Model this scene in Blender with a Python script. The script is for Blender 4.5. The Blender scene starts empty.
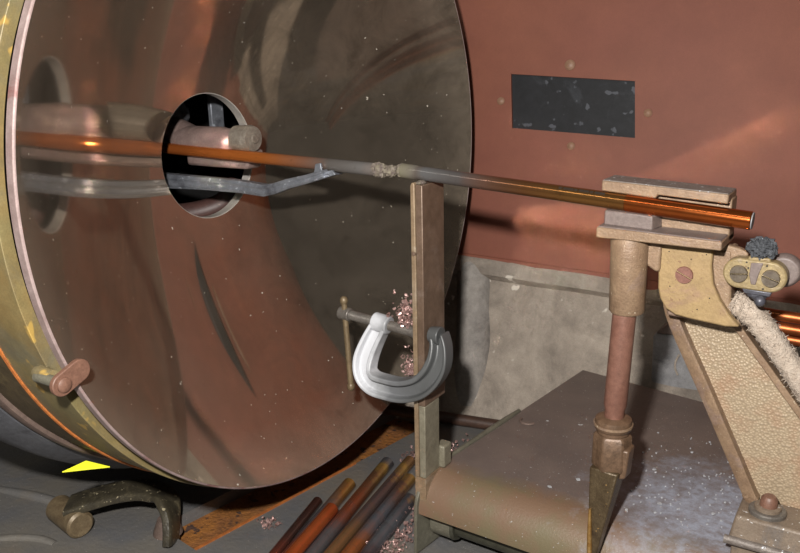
import bpy, bmesh, math, random
from mathutils import Vector, Matrix, noise
random.seed(7)
sc = bpy.context.scene
COL = sc.collection
ZO = 0.32                                   # the lamp axis lies 0.32 m above the deck; shapes below are given relative to that axis

# ------------------------------------------------------------------ camera
F_PX = 799.35
CAM = Vector((0.53448, -0.50971, 0.08102))
_yaw, _pit, _rol = 2.14592, 0.26725, -0.0226
fw = Vector((math.cos(_yaw)*math.cos(_pit), math.sin(_yaw)*math.cos(_pit), -math.sin(_pit)))
rt = fw.cross(Vector((0, 0, 1))).normalized(); up = rt.cross(fw)
rt, up = rt*math.cos(_rol)+up*math.sin(_rol), up*math.cos(_rol)-rt*math.sin(_rol)
cd = bpy.data.cameras.new('camera'); cam = bpy.data.objects.new('camera', cd); COL.objects.link(cam)
m3 = Matrix((rt, up, -fw)).transposed()
cam.matrix_world = Matrix.Translation(CAM+Vector((0, 0, ZO))) @ m3.to_4x4()
cd.sensor_width = 36.0; cd.lens = F_PX/800*36.0; cd.clip_start = 0.01; cd.clip_end = 50
sc.camera = cam

# ------------------------------------------------------------------ world, flash, exposure
w = bpy.data.worlds.new('workshop_air'); sc.world = w; w.use_nodes = True
w.node_tree.nodes['Background'].inputs[0].default_value = (0.80, 0.76, 0.70, 1)
w.node_tree.nodes['Background'].inputs[1].default_value = 0.042
fl = bpy.data.lights.new('camera_flash', 'POINT'); fl.energy = 29.5; fl.shadow_soft_size = 0.011; fl.color = (1.0, 0.97, 0.93)
flo = bpy.data.objects.new('camera_flash', fl); COL.objects.link(flo)
flo.location = CAM + rt*(-0.048) + up*0.080 + Vector((0, 0, ZO))
tl = bpy.data.lights.new('workshop_tube_lamp', 'AREA'); tl.shape = 'RECTANGLE'; tl.size = 2.4; tl.size_y = 0.08; tl.energy = 6.0; tl.color = (1.0, 0.95, 0.86)
tlo = bpy.data.objects.new('workshop_tube_lamp', tl); COL.objects.link(tlo); tlo.location = (-0.45, -1.25, 1.15 + ZO); tlo.rotation_euler = (math.radians(47), 0, 0)
sc.cycles.blur_glossy = 0.15; sc.cycles.sample_clamp_indirect = 0.0; sc.cycles.caustics_reflective = True     # the reflector throws the flash onto the red plate
sc.view_settings.view_transform = 'Standard'; sc.view_settings.look = 'None'
sc.view_settings.gamma = 1.0; sc.view_settings.use_curve_mapping = False
sc.view_settings.exposure = 0.0

# ------------------------------------------------------------------ materials
def srgb(h):
    c = [int(h[i:i+2], 16)/255 for i in (0, 2, 4)]
    return tuple(x/12.92 if x <= .04045 else ((x+.055)/1.055)**2.4 for x in c) + (1,)
class M:
    def __init__(s, name):
        s.m = bpy.data.materials.new(name); s.m.use_nodes = True; s.t = s.m.node_tree
        s.b = s.t.nodes['Principled BSDF']; s.tc = s.t.nodes.new('ShaderNodeTexCoord')
    def n(s, kind, **kw):
        nd = s.t.nodes.new(kind)
        for k, v in kw.items():
            if k.startswith('_'): setattr(nd, k[1:], v)
            else: nd.inputs[k].default_value = v
        return nd
    def l(s, a, b): s.t.links.new(a, b)
    def noise(s, scale, detail=5, rough=.6, coord=None, dist=0.0):
        nd = s.n('ShaderNodeTexNoise'); nd.inputs['Scale'].default_value = scale
        nd.inputs['Detail'].default_value = detail; nd.inputs['Roughness'].default_value = rough; nd.inputs['Distortion'].default_value = dist
        s.l(coord if coord else s.tc.outputs['Object'], nd.inputs['Vector']); return nd.outputs['Fac']
    def ramp(s, fac, stops, interp='LINEAR'):
        nd = s.n('ShaderNodeValToRGB'); nd.color_ramp.interpolation = interp; e = nd.color_ramp.elements
        while len(e) < len(stops): e.new(.5)
        for q, (p, c) in zip(e, stops):
            q.position = p; q.color = c if not isinstance(c, str) else srgb(c)
        s.l(fac, nd.inputs[0]); return nd.outputs[0]
    def step(s, fac, a, b): return s.ramp(fac, [(a, (0, 0, 0, 1)), (b, (1, 1, 1, 1))])
    def mix(s, fac, a, b, mode='MIX'):
        nd = s.n('ShaderNodeMix'); nd.data_type = 'RGBA'; nd.blend_type = mode
        for v, i in ((fac, 0), (a, 6), (b, 7)):
            if isinstance(v, str): nd.inputs[i].default_value = srgb(v)
            elif isinstance(v, (int, float)): nd.inputs[i].default_value = v
            elif isinstance(v, tuple): nd.inputs[i].default_value = v
            else: s.l(v, nd.inputs[i])
        return nd.outputs[2]
    def math(s, op, a, b):
        nd = s.n('ShaderNodeMath'); nd.operation = op
        for v, i in ((a, 0), (b, 1)):
            if isinstance(v, (int, float)): nd.inputs[i].default_value = v
            else: s.l(v, nd.inputs[i])
        return nd.outputs[0]
    def axis(s, which, lo, hi):                    # 0..1 along one axis of the object's own coordinates
        sp = s.n('ShaderNodeSeparateXYZ'); s.l(s.tc.outputs['Object'], sp.inputs[0])
        mr = s.n('ShaderNodeMapRange'); mr.inputs[1].default_value = lo; mr.inputs[2].default_value = hi
        s.l(sp.outputs[which], mr.inputs[0]); return mr.outputs[0]
    def bump(s, fac, strength=.3, dist=.001):
        nd = s.n('ShaderNodeBump'); nd.inputs['Strength'].default_value = strength; nd.inputs['Distance'].default_value = dist
        s.l(fac, nd.inputs['Height']); s.l(nd.outputs[0], s.b.inputs['Normal'])
    def set(s, color=None, rough=None, metal=None, spec=None):
        for v, k in ((color, 'Base Color'), (rough, 'Roughness'), (metal, 'Metallic'), (spec, 'Specular IOR Level')):
            if v is None: continue
            if isinstance(v, str): s.b.inputs[k].default_value = srgb(v)
            elif isinstance(v, (int, float, tuple)): s.b.inputs[k].default_value = v
            else: s.l(v, s.b.inputs[k])
        return s.m

def worn(name, c1, c2, c3=None, scale=60, rough=.55, metal=0.0, bump=.25, bscale=400, bdist=.0006, speck=None, sscale=500, sth=.68, c3th=(.55, .68), spec=None, grunge=.45):
    k = M(name)
    c = k.mix(k.step(k.noise(scale, 6, .65), .35, .65), c1, c2)
    if c3: c = k.mix(k.step(k.noise(scale*.55, 7, .7, dist=.6), *c3th), c, c3)
    c = k.mix(grunge, c, k.mix(k.noise(1100, 2, .5), '565250', 'ffffff'), 'MULTIPLY')
    c = k.mix(grunge*.8, c, k.mix(k.step(k.noise(scale*3.1, 5, .7), .3, .7), '6a6058', 'ffffff'), 'MULTIPLY')
    if speck: c = k.mix(k.step(k.noise(sscale, 2, .5), sth, sth+.04), c, speck)
    k.bump(k.noise(bscale, 4, .6), bump, bdist)
    return k.set(c, rough, metal, spec)

MAT = {}
MAT['red'] = worn('red_oxide_paint', '865142', '8f5946', '9a5f45', 5, .55, 0, .15, 900, .0004, grunge=.25, spec=.2)
MAT['black_pane'] = worn('smoky_dark_pane', '1c1d20', '26272b', '36383d', 60, .6, 0, .1, 300, .0005, '4c4e54', 90, .64, spec=.25)
MAT['rivet'] = worn('rivet_paint', 'b08a70', 'a0785f', None, 300, .5)
MAT['plaster'] = worn('chalky_casting', 'bdb0a1', 'a3978a', '746a61', 18, .85, 0, .8, 70, .006, 'cfc6b9', 60, .69, c3th=(.47, .72), grunge=.4)
MAT['plaster_blue'] = worn('blue_grey_casting', 'a5a4a4', '908f92', '6f6e70', 40, .75, 0, .4, 150, .002)
MAT['brown_pipe'] = worn('brown_pipe', '5a4134', '48352c', None, 80, .5)
MAT['rust'] = worn('orange_rust', '9a6438', 'b0722f', '694630', 40, .8, 0, .9, 160, .003, '4a342a', 110, .62)
MAT['rust_edge'] = worn('bright_rust_edge', 'cf7a35', 'a86230', None, 120, .7)
MAT['drum'] = worn('olive_gold_drum', '8d8158', '978052', '7b7662', 18, .5, .05, .3, 700, .0005, 'a88a4a', 60, .66, c3th=(.45, .66))
MAT['drum_brown'] = worn('brown_drum_band', '6a5a40', '55482f', '7d6d48', 70, .6, .1, .5, 500, .001)
MAT['flange'] = worn('dull_brown_flange', '7d6a60', '6c5a52', None, 80, .6)
MAT['bluegrey'] = worn('dark_blue_grey_housing', '56575c', '626368', '46464a', 40, .55, 0, .3, 300, .001)
MAT['rimsilver'] = worn('pinkish_rim_metal', 'b9a4a0', 'a58e8a', '94605a', 40, .45, .25, .2, 300)
MAT['black'] = worn('sooty_black', '0c0b0b', '141313', None, 60, .8)
MAT['holder'] = worn('pinkish_cast_brass', '95807a', '86716a', 'a8958c', 90, .45, .1, .3, 400)
MAT['boltgrey'] = worn('rough_grey_bolt', '9a9184', '857a6e', 'b0a79c', 120, .45, .2, .6, 350)
MAT['lever'] = worn('blued_lever_steel', '9a9ea6', '7f838b', '666870', 70, .36, .4, .25, 300, .0006, 'b5bac2', 220, .64)
MAT['post'] = worn('post_steel', '87705f', '75604f', '917f73', 40, .42, .3, .2, 500)
MAT['post_edge'] = worn('pale_ground_edge', 'a38c70', '917a60', 'b5a590', 60, .5, .2, .5, 300)
MAT['steel'] = worn('dull_screw_steel', '8a847c', '756e68', None, 150, .4, .4)
MAT['tbar'] = worn('brassy_worn_metal', '8f7d60', '77654c', None, 150, .45, .2)
MAT['brass'] = worn('tan_cast_brass', 'a1876c', '91765e', '957e72', 60, .5, .12, .5, 700, .0008, 'b9aa94', 520, .70)
MAT['brass_y'] = worn('yellow_cast_brass', 'a98f64', '9e845e', '967862', 40, .5, .1, .35, 500, .0006, '7d6248', 330, .70, grunge=.35)
MAT['brass_top'] = worn('grey_spattered_top', '8e857e', '7a7069', 'a59b90', 120, .5, .2, .6, 500, .001, 'd9dde2', 380, .66)
MAT['mauve'] = worn('mauve_block', '83756f', '776863', None, 110, .5)
MAT['pinkscrew'] = worn('pink_copper_screw', '906558', '84594c', None, 200, .5, .1)
MAT['copperrod'] = worn('dull_copper_tube', '8f6758', '81594b', '96705f', 70, .45, .15, .15, 500)
MAT['nut'] = worn('olive_brown_nut', '80654f', '69523f', '5a4635', 110, .45, .2, .3, 400)
MAT['fork'] = worn('dark_bronze_fork', '6a5a42', '574833', '4a3c2c', 130, .4, .4, .5, 420, .001, 'a88450', 300, .70)
MAT['strap'] = worn('blue_grey_strap', '7d7883', '6b6570', None, 90, .4, .3)
MAT['terminal'] = worn('pale_yellow_terminal', 'a8956c', '98845f', 'ab9a80', 160, .45, .15, .5, 400, .0008, '6d5a40', 420, .68)
MAT['screw'] = worn('slotted_screw_steel', '8a7f70', '74685c', None, 250, .35, .5)
MAT['crust'] = worn('charred_grey_crust', '585b60', '45484d', '75797f', 330, .6, 0, .9, 900, .002, 'b3b7bd', 700, .68)
MAT['lug'] = worn('dark_grey_lug', '4c4c52', '60606a', None, 200, .4, .3)
MAT['rope'] = worn('cream_fibre_sleeve', 'b9a897', 'cabbab', 'a39080', 240, .95, 0, .8, 700, .002, grunge=.35)
MAT['busbar'] = worn('bright_copper', 'b9683a', 'a8582e', None, 60, .42, .8, .1)
MAT['yellow'] = worn('bright_gap_yellow', 'fbfb3a', 'fafa30', None, 60, .5, grunge=0)  # brightness of a gap under the drum, put into the colour
MAT['handle'] = worn('worn_black_handle', '57503f', '3d382f', '7d735a', 60, .42, .1, .5, 320, .001, '9a8f74', 260, .66)
MAT['chip'] = worn('copper_chips', 'a8817a', 'c4a7a1', '80564d', 300, .35, .5, grunge=.2)
MAT['greenmetal'] = worn('green_grey_end_plate', '6f6c5e', '7c7868', '8a8576', 60, .5, .1, .4, 300, .001)
MAT['roller'] = worn('dark_green_shaft', '5a594c', '48473c', None, 60, .4, .3)
MAT['shaft_tan'] = worn('tan_foot', '8d7d6c', '7f6e5e', '726a64', 60, .5, .1, .4, 400, .0008, 'c9c6c4', 420, .68)
MAT['endgrey'] = worn('grey_carbon_end', '9a9b9c', '86878a', None, 300, .6)
MAT['pilaster'] = worn('pale_grey_casting', 'b3aca4', '9d9791', '7d7772', 30, .85, 0, .6, 90, .004)
MAT['edgewhite'] = worn('pale_cut_edge', 'bab5ae', 'aaa49c', None, 60, .4, .3, .1, grunge=.1)
MAT['darkred'] = worn('dark_red_pipe', '5c403a', '4e3632', None, 60, .5)
MAT['stub'] = worn('olive_grey_stub', '857f6c', '97917e', '746e5e', 60, .5, .15, .3, 400)
MAT['gold'] = worn('worn_glint_bronze', 'd8b070', 'b98a4a', None, 200, .35, .7)
MAT['clipbrown'] = worn('brown_clip', '84604f', '775546', None, 200, .5)
MAT['ink'] = worn('dark_ink', '2e2418', '2a2016', None, 200, .6)

def mat_mirror():
    k = M('mottled_reflector_metal')
    fog = k.noise(6, 6, .6, dist=.8); grime = k.math('MULTIPLY', k.step(k.noise(24, 7, .72, dist=.5), .40, .70), k.ramp(k.axis(1, -.12, .12), [(0, (.22,)*3+(1,)), (1, (1, 1, 1, 1))])); fine = k.noise(240, 3, .6)     # mottling grows stronger towards the far side
    specks = k.math('ADD', k.step(k.noise(260, 2, .5), .75, .77), k.step(k.noise(90, 2, .5), .79, .80))
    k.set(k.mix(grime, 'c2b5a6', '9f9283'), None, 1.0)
    k.l(k.ramp(fog, [(.3, (.025,)*3+(1,)), (.7, (.07,)*3+(1,))]), k.b.inputs['Roughness'])
    sp = k.n('ShaderNodeSeparateXYZ'); k.l(k.tc.outputs['Object'], sp.inputs[0])
    edge = k.n('ShaderNodeMapRange'); edge.inputs[1].default_value = -.035; edge.inputs[2].default_value = 0.0; k.l(sp.outputs[0], edge.inputs[0])   # haze collected towards the rim
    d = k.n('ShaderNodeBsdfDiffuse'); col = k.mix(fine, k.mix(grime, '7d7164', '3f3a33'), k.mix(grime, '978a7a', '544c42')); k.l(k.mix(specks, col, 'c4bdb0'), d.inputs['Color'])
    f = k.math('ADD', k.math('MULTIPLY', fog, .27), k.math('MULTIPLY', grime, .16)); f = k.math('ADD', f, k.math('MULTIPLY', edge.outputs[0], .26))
    f = k.math('MINIMUM', k.math('ADD', f, k.math('MULTIPLY', specks, .6)), 1.0)
    ms = k.n('ShaderNodeMixShader'); k.l(f, ms.inputs[0]); k.l(k.b.outputs[0], ms.inputs[1]); k.l(d.outputs[0], ms.inputs[2])
    k.l(ms.outputs[0], k.t.nodes['Material Output'].inputs['Surface'])
    return k.m
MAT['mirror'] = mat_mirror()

def mat_rod(name, stops, lo, hi, metalstops, rough=.17):      # carbon rod: burnt end to bright copper plating along its own length (local X)
    k = M(name)
    a = k.axis(0, lo, hi); a = k.math('ADD', a, k.math('MULTIPLY', k.math('SUBTRACT', k.noise(90, 4), .5), .06))
    c = k.ramp(a, stops); c = k.mix(k.step(k.noise(260, 3), .62, .72), c, k.mix(.35, c, '3a2a22'))
    k.set(c, rough); k.l(k.ramp(a, metalstops), k.b.inputs['Metallic']); k.bump(k.noise(500, 3), .06, .0004)
    return k.m
g = lambda v: (v, v, v, 1)
MAT['rodL'] = mat_rod('left_rod_coat', [(0, 'b8632f'), (.5, 'b4682f'), (.66, '865c46'), (.78, '5d5854'), (.9, '605d5b'), (1, '6f625a')], -.06, .199, [(.5, g(.65)), (.76, g(.35)), (.94, g(.15))])
MAT['rodR'] = mat_rod('right_rod_coat', [(0, '75705e'), (.08, '69635a'), (.10, '5a524c'), (.14, '5d5c5c'), (.30, '5f5a58'), (.42, '77584a'), (.6, '855a38'), (.8, '9a6e3e'), (1, '96683a')], .207, .379, [(.05, g(.2)), (.25, g(.5)), (.5, g(.8)), (.8, g(.9))])
MAT['rodnew'] = worn('fresh_copper_plating', 'b9642f', 'ad5828', None, 60, .17, .92, .05, 400, grunge=.15)
PILE = []
for i, (a, b, c) in enumerate([('7d4436', '6a4238', '59403a'), ('8a4a38', 'a3703e', '6f6a70'), ('b4562a', 'a84d26', 'b96035'), ('6d6a6c', '7d5a40', '8f4f34'), ('8d6a48', '6d5650', '6a5a58'), ('a8663c', '7a5a4c', '6b7078'), ('5d4a4a', '5f5d62', '70747a')]):
    k = M('spent_rod_coat_%s' % 'abcdefg'[i]); k.set(k.mix(k.math('MULTIPLY', k.step(k.noise(170, 4), .58, .75), .5), k.ramp(k.math('ADD', k.axis(1, .11, -.09), k.math('MULTIPLY', k.math('SUBTRACT', k.noise(45, 3, .5), .5), .5)), [(.0, a), (.10, 'b08a4a'), (.2, b), (.5, c), (.75, a)]), '5a4a44'), .22, .65); k.bump(k.noise(400, 3), .15, .0005); PILE.append(k.m)

def mat_clamp():
    k = M('white_to_grey_frame'); a = k.axis(0, -.04, .04)
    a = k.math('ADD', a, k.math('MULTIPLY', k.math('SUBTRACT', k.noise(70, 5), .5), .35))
    c = k.ramp(a, [(.10, 'bfc0c4'), (.26, '8f9092'), (.42, '646567'), (.75, '484949')])  # white at the screw side, running to dark grey at the fixed jaw
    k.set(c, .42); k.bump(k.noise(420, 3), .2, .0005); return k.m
MAT['clampframe'] = mat_clamp()

def mat_hammer():
    k = M('tan_hammertone_enamel'); v = k.n('ShaderNodeTexVoronoi'); v.inputs['Scale'].default_value = 560; k.l(k.tc.outputs['Object'], v.inputs['Vector'])
    c = k.mix(k.step(v.outputs['Distance'], .25, .75), '9f8d74', '8f7e68'); c = k.mix(k.step(k.noise(38, 4), .5, .72), c, '94765e')
    k.set(c, .45, .1); k.bump(v.outputs['Distance'], .5, .0012); return k.m
MAT['hammer'] = mat_hammer()

def mat_cover():
    k = M('scuffed_brown_cover_paint')
    c = k.mix(k.step(k.noise(25, 6), .35, .65), '5f544f', '6b5e57')
    y = k.axis(1, -.045, .035); f = k.math('ADD', y, k.math('MULTIPLY', k.math('SUBTRACT', k.noise(22, 5), .5), .7))
    c = k.mix(k.step(f, .38, .62), k.mix(k.step(k.noise(18, 4), .42, .6), '6f5846', '675d46'), c)       # tan paint on the rolled front edge
    sp = k.n('ShaderNodeSeparateXYZ'); k.l(k.tc.outputs['Object'], sp.inputs[0])
    v = k.n('ShaderNodeVectorMath'); v.operation = 'DISTANCE'; k.l(k.tc.outputs['Object'], v.inputs[0]); v.inputs[1].default_value = (.195, .035, .068)
    d = k.math('ADD', v.outputs['Value'], k.math('MULTIPLY', k.math('SUBTRACT', k.noise(45, 6, .7), .5), .16))
    c = k.mix(k.math('MULTIPLY', k.math('SUBTRACT', 1.0, k.step(d, .025, .09)), k.ramp(k.noise(160, 4, .7), [(.35, (.35,)*3+(1,)), (.6, (.95,)*3+(1,))])), c, '9296a2')          # spilt bluish chalk
    c = k.mix(k.step(k.noise(420, 2), .70, .73), c, 'a09c9a')
    c = k.mix(k.step(k.noise(75, 3), .735, .75), c, 'c9cbcd')
    k.set(c, .5); k.bump(k.noise(500, 4), .35, .0008); return k.m
MAT['cover'] = mat_cover()

def mat_deck():
    k = M('grimy_deck'); c = k.mix(k.step(k.noise(14, 7), .35, .65), '5d5d5f', '6c675f')
    c = k.mix(k.step(k.noise(9, 5), .55, .75), c, '776a5a'); c = k.mix(k.step(k.noise(420, 2), .71, .74), c, 'a39b98')
    k.set(c, .5); k.bump(k.noise(200, 6), .45, .002); return k.m
MAT['deck'] = mat_deck()

# ------------------------------------------------------------------ geometry helpers
class G:
    def __init__(s): s.v, s.f = [], []
    def add(s, vs, fs):
        o = len(s.v); s.v += [Vector(v) for v in vs]; s.f += [tuple(i+o for i in f) for f in fs]; return s
    def box(s, x0, x1, y0, y1, z0, z1):
        return s.add([(x, y, z) for z in (z0, z1) for y in (y0, y1) for x in (x0, x1)], [(0, 2, 3, 1), (4, 5, 7, 6), (0, 1, 5, 4), (2, 6, 7, 3), (0, 4, 6, 2), (1, 3, 7, 5)])
    def hexa(s, bottom, top):
        return s.add(list(bottom)+list(top), [(3, 2, 1, 0), (4, 5, 6, 7)]+[(i, (i+1) % 4, 4+(i+1) % 4, 4+i) for i in range(4)])
    def prism(s, poly, y0, y1):                       # polygon in X/Z extruded along Y
        n = len(poly); return s.add([(x, y0, z) for x, z in poly]+[(x, y1, z) for x, z in poly], [tuple(range(n)), tuple(range(2*n-1, n-1, -1))]+[(i, n+i, n+(i+1) % n, (i+1) % n) for i in range(n)])
    def cyl(s, p0, p1, r0, r1=None, n=32): return s.tube([p0, p1], [r0, r0 if r1 is None else r1], n)
    def tube(s, path, radii, n=24, caps=True):
        path = [Vector(p) for p in path]; rings = []; ref = None
        if isinstance(radii, (int, float)): radii = [radii]*len(path)
        for i, p in enumerate(path):
            t = (path[min(i+1, len(path)-1)]-path[max(i-1, 0)]).normalized()
            if ref is None: ref = t.orthogonal().normalized()
            a = (ref-t*ref.dot(t)).normalized(); ref = a; b = t.cross(a)
            rings.append([p+(a*math.cos(2*math.pi*k/n)+b*math.sin(2*math.pi*k/n))*radii[i] for k in range(n)])
        return s.rings(rings, caps)
    def rings(s, rings, caps=True, closed=False):
        n = len(rings[0]); fs = []
        for i in range(len(rings)-1+(1 if closed else 0)):
            a, b = i*n, ((i+1) % len(rings))*n
            fs += [(a+k, a+(k+1) % n, b+(k+1) % n, b+k) for k in range(n)]
        if caps and not closed: fs += [tuple(range(n-1, -1, -1)), tuple(range((len(rings)-1)*n, len(rings)*n))]
        return s.add([v for r in rings for v in r], fs)
    def lathe(s, prof, c=(0, 0, 0), axis=(1, 0, 0), n=96, closed=True):   # closed profile of (along, radius)
        ax = Vector(axis).normalized(); a = ax.orthogonal().normalized(); b = ax.cross(a); c = Vector(c)
        rr = [[c+ax*x+(a*math.cos(2*math.pi*k/n)+b*math.sin(2*math.pi*k/n))*r for k in range(n)] for x, r in prof]
        return s.rings(rr, False, closed)
    def ball(s, c, r, n=14, rough=0.0, seed=0, sc3=(1, 1, 1)):
        c = Vector(c); rr = []
        for i in range(n+1):
            th = math.pi*(i+.001)/(n+.002); ring = []
            for k in range(2*n):
                ph = math.pi*k/n; d = Vector((math.sin(th)*math.cos(ph), math.sin(th)*math.sin(ph), math.cos(th)))
                q = 1+rough*noise.noise(d*3.5+Vector((seed, 0, 0)))+rough*.6*noise.noise(d*9+Vector((seed, 3, 0)))
                ring.append(c+Vector((d.x*sc3[0], d.y*sc3[1], d.z*sc3[2]))*r*q)
            rr.append(ring)
        return s.rings(rr, True)
    def sweep(s, path, sec, caps=True, scale=None):   # path in X/Z, section (in-plane normal offset, Y)
        rr = []; path = [Vector((p[0], 0, p[1])) if len(p) == 2 else Vector(p) for p in path]
        for i, p in enumerate(path):
            t = (path[min(i+1, len(path)-1)]-path[max(i-1, 0)]); t.y = 0; t.normalize(); nn = Vector((t.z, 0, -t.x))
            q = scale[i] if scale else 1
            rr.append([p+nn*a*q+Vector((0, b, 0)) for a, b in sec])
        return s.rings(rr, caps)

def spline(pts, n=8):
    pts = [Vector(p) for p in pts]; out = []
    for i in range(len(pts)-1):
        p0, p1, p2, p3 = pts[max(i-1, 0)], pts[i], pts[i+1], pts[min(i+2, len(pts)-1)]
        for k in range(n):
            t = k/n; out.append(.5*((2*p1)+(p2-p0)*t+(2*p0-5*p1+4*p2-p3)*t*t+(3*p1-p0-3*p2+p3)*t**3))
    out.append(pts[-1]); return out

def tag(o, label=None, cat=None, group=None, kind=None):
    for k, v in (('label', label), ('category', cat), ('group', group), ('kind', kind)):
        if v: o[k] = v
    return o
def thing(name, label, cat, base, group=None):
    o = bpy.data.objects.new(name, None); COL.objects.link(o); o.empty_display_size = .02
    o.location = (base[0], base[1], base[2]+ZO); o['base'] = tuple(base); del o['base']; BASE[o.name] = Vector(base)
    return tag(o, label, cat, group)
BASE = {}
def obj(name, gm, mat, parent=None, bevel=0, seg=2, flat=False, angle=38, base=None, label=None):
    vs = gm.v
    if parent is not None: b = BASE[parent.name]
    elif base is not None: b = Vector(base)
    else:
        lo = [min(v[i] for v in vs) for i in range(3)]; hi = [max(v[i] for v in vs) for i in range(3)]
        b = Vector(((lo[0]+hi[0])/2, (lo[1]+hi[1])/2, lo[2]))
    me = bpy.data.meshes.new(name); me.from_pydata([v-b for v in vs], [], gm.f); me.update()
    bm = bmesh.new(); bm.from_mesh(me); bmesh.ops.recalc_face_normals(bm, faces=bm.faces); bm.to_mesh(me); bm.free()
    if not flat:
        me.polygons.foreach_set('use_smooth', [True]*len(me.polygons)); me.set_sharp_from_angle(angle=math.radians(angle))
    me.materials.append(MAT[mat] if isinstance(mat, str) else mat)
    o = bpy.data.objects.new(name, me); COL.objects.link(o); BASE[o.name] = b
    if parent is not None: o.parent = parent
    else: o.location = (b.x, b.y, b.z+ZO)
    if label: o['label'] = label
    if bevel:
        bv = o.modifiers.new('edge', 'BEVEL'); bv.width = bevel; bv.segments = seg; bv.limit_method = 'ANGLE'; bv.angle_limit = math.radians(40)
    return o
def sub(name, gm, mat, part, **kw):                      # a piece of a part: the part keeps the thing's base
    return obj(name, gm, mat, part, **kw)

# ------------------------------------------------------------------ the setting
FZ = -0.32
# deck with a rusty recess (frame turned 9 degrees)
def deck():
    ca, sa = math.cos(math.radians(-9)), math.sin(math.radians(-9))
    R = lambda u_, v_: (.0557+u_*ca-v_*sa, -.1021+u_*sa+v_*ca)
    us, vs = (-1.2, -.052, .004, 1.6), (-1.6, -.004, .33, 1.2)
    g1 = G()
    for i in range(3):
        for j in range(3):
            if (i, j) == (1, 1): continue
            q = [R(us[i], vs[j]), R(us[i+1], vs[j]), R(us[i+1], vs[j+1]), R(us[i], vs[j+1])]
            g1.hexa([(x, y, FZ-.02) for x, y in q], [(x, y, FZ) for x, y in q])
    fo = obj('floor', g1, 'deck', base=(.2, 0, FZ)); tag(fo, 'grimy dark grey machine deck under the lamp', 'floor', kind='structure')
    q = [R(us[1], vs[1]), R(us[2], vs[1]), R(us[2], vs[2]), R(us[1], vs[2])]
    sub('rusty_recess', G().hexa([(x, y, FZ-.022) for x, y in q], [(x, y, FZ-.012) for x, y in q]), 'rust', fo, label='orange rusted bottom of the recess')
    a, b = R(us[2], vs[1]), R(us[2], vs[2])
    e = G()
    c0 = [R(us[2]-.0012, vs[1]), R(us[2]+.0012, vs[1]), R(us[2]+.0012, .19), R(us[2]-.0012, .19)]
    e.hexa([(x, y, FZ-.008) for x, y in c0], [(x, y, FZ+.0012) for x, y in c0])
    sub('recess_edge', e, 'rust_edge', fo, label='bright orange rusted edge')
    for pts, r_ in (([(-.125, -.20, FZ-.004), (-.095, -.178, FZ-.001), (-.072, -.166, FZ-.001), (-.055, -.163, FZ-.003)], .0045), ([(-.19, -.135, FZ-.004), (-.14, -.125, FZ-.001), (-.10, -.118, FZ-.003)], .006)):
        sub('cast_rib', G().tube(spline(pts, 6), r_, 12), 'deck', fo)
deck()

E1 = Vector((.9844, .1633, -.065)).normalized(); N = Vector((.17070, -.97642, .13213)).normalized(); E2 = E1.cross(N)*-1
if E2.z < 0: E2 = -E2
W0 = Vector((.13, .33, 0))
def wp(s, t, d=0): return W0+E1*s+E2*t+N*d          # point on the red plate: along, up, out of it
def wst(p): q = Vector(p)-W0; return q.dot(E1), q.dot(E2)
def red_wall():
    c = [wst(p) for p in ((.139, .3397, .0605), (.2729, .362, .0515), (.2784, .3549, -.0077), (.1445, .3327, .0012))]
    c = [c[3], c[2], c[1], c[0]]                       # bottom-left, bottom-right, top-right, top-left of the opening
    bt = [wst(p)[1] for p in ((.0931, .3032, -.1503), (.4547, .3626, -.1784))]; tb = (bt[0]+bt[1])/2
    o = [(-.17, tb), (1.3, tb), (1.3, .62), (-.17, .62)]
    g1 = G(); T = .004
    for i in range(4):
        j = (i+1) % 4; q = [o[i], o[j], c[j], c[i]]
        g1.hexa([wp(a, b, -T) for a, b in q], [wp(a, b, 0) for a, b in q])
    wl = obj('wall_back', g1, 'red', base=wp(.2, tb)); tag(wl, 'large red oxide painted steel plate behind the lamp', 'wall', kind='structure')
    m = .004
    q = [(c[0][0]-m, c[0][1]-m), (c[1][0]+m, c[1][1]-m), (c[2][0]+m, c[2][1]+m), (c[3][0]-m, c[3][1]+m)]
    sub('dark_pane', G().hexa([wp(a, b, -.007) for a, b in q], [wp(a, b, -.0045) for a, b in q]), 'black_pane', wl, label='smoky black pane in the rectangular opening')
    for p in ((.2035, .3522, .0691), (.1296, .3341, .0309), (.2891, .3603, .0185), (.2118, .3419, -.0175)):
        a, b = wst(p); z_ = 1.45 if p[2] > .06 else 1.1
        sub('rivet', G().lathe([(-.001, .0001), (-.001, .0042*z_), (.001, .0040*z_), (.0022, .0028*z_), (.0027, .0001)], wp(a, b), N, 16), 'rivet', wl)
    q = [(-.17, tb-.003), (1.3, tb-.003), (1.3, tb+.009), (-.17, tb+.009)]
    sub('bottom_lip', G().hexa([wp(a, b, -.001) for a, b in q], [wp(a, b, .0016) for a, b in q]), 'red', wl, bevel=.001)
    return tb
TB = red_wall()

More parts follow.
